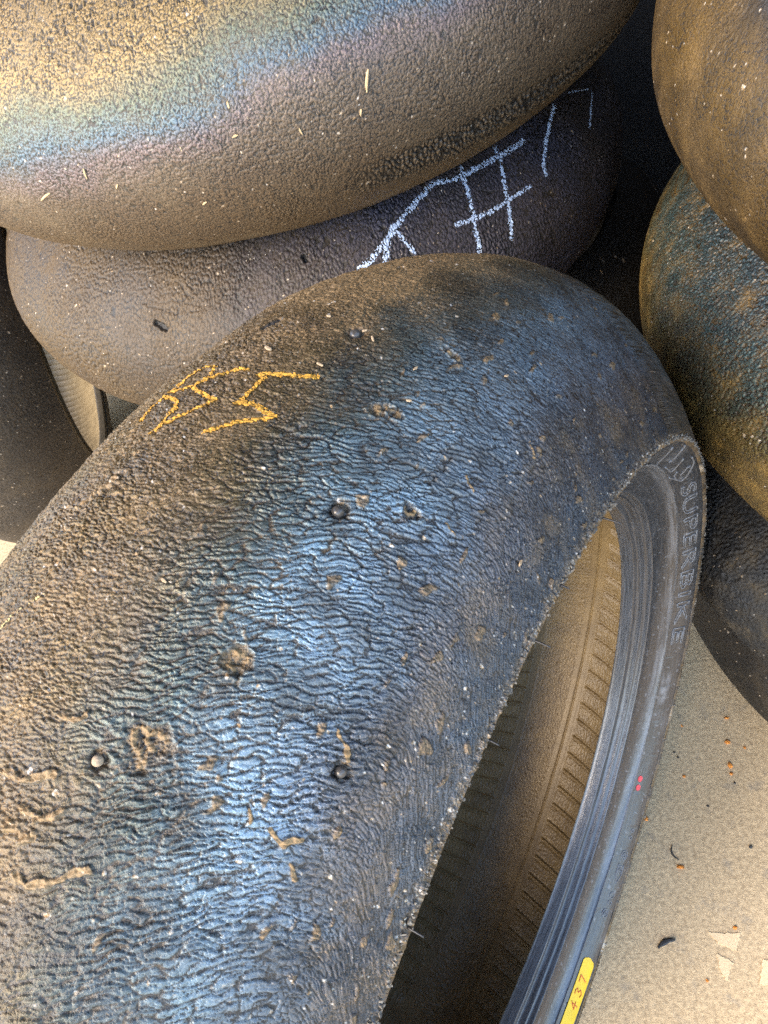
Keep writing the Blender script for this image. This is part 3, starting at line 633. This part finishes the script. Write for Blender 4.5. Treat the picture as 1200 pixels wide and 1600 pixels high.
V, Fc = side_patch(rows, 0.0006); st = tag(raw_mesh('sticker', V, Fc, M_sticker, front, smooth=False), 'yellow sticker with handwritten 437')
dig = {'4': [[(.75, 1.0), (.05, .35), (.95, .42)], [(.62, .75), (.55, -.05)]], '3': [[(.1, .95), (.5, 1.0), (.85, .8), (.45, .52), (.85, .3), (.5, .0), (.05, .12)]], '7': [[(.0, .92), (.85, 1.0), (.40, .0)]]}
A = Acc()
for q, t0 in (('4', 2.826), ('3', 2.866), ('7', 2.906)):
    for ln in dig[q]:
        ln = np.array(ln); t = np.linspace(0, len(ln) - 1, (len(ln) - 1) * 6 + 1); k = np.arange(len(ln))
        X = np.interp(t, k, ln[:, 0]); Y = np.interp(t, k, ln[:, 1])
        A.add(*tube(SP(.0065 + .0064 * Y, t0 + .026 * X, 0.00066), [.00038] * len(t), 6))
raw_mesh('digits', np.array(A.V), A.F, M_redink, st)
for t0, L0 in ((-2.690, .0145), (-2.722, .0142)):
    rows = []
    for a in np.linspace(-1, 1, 13): c_ = math.sqrt(max(1e-4, 1 - a * a)); rows.append((t0 + a * .0115, L0 - .0021 * c_, L0 + .0021 * c_))
    V, Fc = side_patch(rows, 0.0004); raw_mesh('paint_dot', V, Fc, M_redpaint, front)

# frayed rubber along the shoulder and vent hairs
A = Acc(); nr = np.random.default_rng(7); bV, bF = icos(1.0, 1)
for k in range(2600):
    th = nr.uniform(-math.pi, math.pi); r = nr.uniform(.00022, .0007) * (1.8 if nr.random() < .06 else 1)
    u = FT.L - abs(nr.normal(0, .0012)); x, rr, nx, nrr = FT.prof(np.array(u)); lift = nr.uniform(-.0006, .0005)
    P = FT.at(np.array(x + nx * lift + nr.uniform(0, .0006)), np.array(rr + nrr * lift - nr.uniform(0, .0015)), np.array(th))
    A.add(bV * r * nr.uniform(.6, 1.3, 3) * (1 + .35 * nr.normal(size=(len(bV), 1))) + P, bF)
raw_mesh('frayed_edge', np.array(A.V), A.F, M_fringe, front, smooth=False)
for u, v, ln, dn in ((0.1288, -0.1582, .0075, .1), (0.1288, -0.0794, .0060, -.1), (0.1288, -0.0348, .0042, .0), (0.1288, -0.1095, .0030, .2), (0.1288, 0.0341, .0045, -.1)):
    P, N = frame_at(FT, u, v); dirn = FT.a * 1.0 + N * dn * .3; dirn /= np.linalg.norm(dirn)
    pts = [P + dirn * ln * t_ - N * .0003 + np.array([0, 0, -.0009 * t_ * t_]) for t_ in np.linspace(-.1, 1, 7)]
    raw_mesh('vent_hair', *tube(pts, [.00042, .0004, .00038, .00034, .0003, .00026, .0003], 8), M_hair, front)

# ------------------------------------------------------------------ loose bits
M_straw = plain('straw', (0.50, 0.37, 0.20), 0.8, 0.3, 400)
M_flake = plain('pale_wood_flake', (0.42, 0.30, 0.18), 0.85, 0.4, 500)
M_crumb = plain('orange_crumb', (0.62, 0.22, 0.03), 0.8, 0.45, 700, 0.6)
M_bit = plain('black_rubber_bit', (0.02, 0.02, 0.02), 0.6, 0.4, 500)
M_patch = plain('old_pale_paint', (0.68, 0.51, 0.30), 0.9, 0.12, 500, 0.5)

def bit(name, P, N, l, w, t, ang, mat, label, cat, group=None, bend=0.0):
    """a splinter or flake lying on a surface"""
    a = np.cross(N, [0.3, 0.5, 0.8]); a /= np.linalg.norm(a); b = np.cross(N, a)
    X = math.cos(ang) * a + math.sin(ang) * b; Y = np.cross(N, X); n = 7; V = []; k = 6
    for i in range(n):
        s_ = i / (n - 1); ww = w * (.35 + .65 * math.sin(math.pi * min(1, max(0, s_ * .9 + .05)))) * rng.uniform(.8, 1.2)
        for q in range(k):
            c_, d_ = math.cos(2 * math.pi * q / k), math.sin(2 * math.pi * q / k)
            V.append(P + X * l * (s_ - .5) + Y * (ww * c_ * .5 + bend * l * (s_ - .5) ** 2 * 4) + N * (t * .5 * d_ + t * .45))
    Fc = [(i * k + q, i * k + (q + 1) % k, (i + 1) * k + (q + 1) % k, (i + 1) * k + q) for i in range(n - 1) for q in range(k)] + [tuple(range(k))[::-1], tuple(range((n - 1) * k, n * k))]
    return tag(raw_mesh(name, np.array(V), Fc, mat, None, smooth=False), label, cat, group)

def crumb(P, r, mat, label, cat, group, name):
    V, Fc = icos(1.0, 2); V = V * np.array([rng.uniform(.7, 1.3), rng.uniform(.6, 1.1), .6]) * r
    V *= (1 + .35 * np.array([rng.uniform(-1, 1) for _ in V]))[:, None]; V[:, 2] = np.maximum(V[:, 2], -.3 * r)
    return tag(raw_mesh(name, V + np.array(P) + np.array([0, 0, r * .3]), Fc, mat, None, smooth=False), label, cat, group)
STRAW = [(-0.0088, -0.1737), (0.0029, -0.1352), (0.0119, 0.0383), (0.0216, -0.0373), (0.0063, -0.0393), (-0.002, 0.0309), (-0.0281, -0.0728), (-0.0069, -0.119), (-0.0011, -0.0039), (0.0063, -0.0711)]
for i, (u, v) in enumerate(STRAW):
    P, N = frame_at(T1, u, v)
    lab = ['longest straw splinter on the top left tyre, near its left end', 'short thick straw bit above the longest straw splinter', 'upright thin straw splinter on the purple part of the top left tyre'][i] if i < 3 else 'tiny pale straw fleck on the blue banded top left tyre'
    bit('straw_bit', P, N, [.012, .006, .011][i] if i < 3 else .0035, .0016 if i < 3 else .0013, .001, [0.55, 1.6, 1.7][i] if i < 3 else rng.uniform(0, 3), M_straw, lab, 'straw', None if i < 3 else 'straw flecks on the top left tyre', 0.03)
FLAKE = [(-0.0024, -0.1105), (0.0261, -0.1302), (0.0047, -0.1357), (0.0442, -0.1278), (0.0499, -0.1139), (0.067, -0.1575), (0.0214, -0.1326), (0.0255, -0.023), (0.0198, -0.1088), (0.1099, -0.098)]
for i, (u, v) in enumerate(FLAKE):
    P, N = frame_at(FT, u, v); big = i == 0
    bit('wood_flake', P + N * .0004, N, .0036 if big else rng.uniform(.0014, .0026), .0018 if big else .001, .0007, rng.uniform(0, 3), M_flake,
        'largest pale wood flake, above the ochre chalk on the front tyre' if big else 'tiny pale wood flake on the front tyre tread', 'flake', None if big else 'wood flakes on the front tyre')
CRUMB = [(0.1861, 0.3224), (0.1799, 0.2968), (0.1947, 0.2897), (0.176, 0.2731), (0.1747, 0.2648), (0.1402, 0.3183), (0.1257, 0.3184), (0.1296, 0.2657), (0.0842, 0.2272), (0.106, 0.1817), (0.1401, 0.1296), (0.1057, 0.0901)]
for i, (x, y) in enumerate(CRUMB):
    crumb((x, y, 0), [.0018, .0024, .0013, .0028, .002, .0013, .0014, .0016, .0022, .0026, .0019, .0015][i], M_crumb, 'small orange crumb on the concrete beside the front tyre', 'crumb', 'orange crumbs on the concrete', 'crumb')
DARK = [(0.126, 0.291), (0.1283, 0.2855), (0.1753, 0.2555), (0.1445, 0.2353), (0.1727, 0.1959)]
for i, (x, y) in enumerate(DARK):
    crumb((x, y, 0), .0011 if i != 4 else .0017, M_bit, 'tiny black rubber bit on the concrete beside the front tyre', 'rubber bit', 'black rubber bits on the concrete', 'rubber_bit')
Z = np.array([0, 0, 1.0])
bit('rubber_sliver', np.array((0.0778, 0.1206, 0)), Z, .017, .0042, .002, 0.9, M_bit, 'black rubber sliver on the concrete near the yellow sticker', 'rubber sliver', None, 0.1)
bit('dry_blade', np.array((0.1009, 0.1941, 0)), Z, .014, .0016, .0012, 2.3, M_bit, 'thin bent dark blade on the concrete below a grey smudge', 'blade', None, 0.25)
PATCH = [([(0.1162, 0.1265), (0.1428, 0.1247), (0.1362, 0.1113), (0.1225, 0.1185)], 'upper pale angular paint mark on the concrete'), ([(0.1193, 0.1101), (0.1311, 0.1031), (0.1221, 0.0902), (0.118, 0.0985)], 'lower pale narrow paint mark on the concrete'), ([(0.1558, 0.104), (0.1665, 0.1036), (0.1605, 0.0844), (0.1478, 0.0863)], 'pale square paint mark cut by the right edge of the photo')]
for pts, lab in PATCH:
    pts = np.array(pts); n = len(pts); out = []
    for i in range(n):
        for t_ in np.linspace(0, 1, 10, endpoint=False):
            q = pts[i] * (1 - t_) + pts[(i + 1) % n] * t_; out.append((q[0] + rng.gauss(0, .0005), q[1] + rng.gauss(0, .0005)))
    V = [(x, y, .0006) for x, y in out] + [(x, y, .0001) for x, y in out]; m = len(out)
    tag(raw_mesh('paint_mark', V, [tuple(range(m)), tuple(range(m, 2 * m))[::-1]] + [(i, i + m, (i + 1) % m + m, (i + 1) % m) for i in range(m)], M_patch, None, smooth=False), lab, 'paint mark')
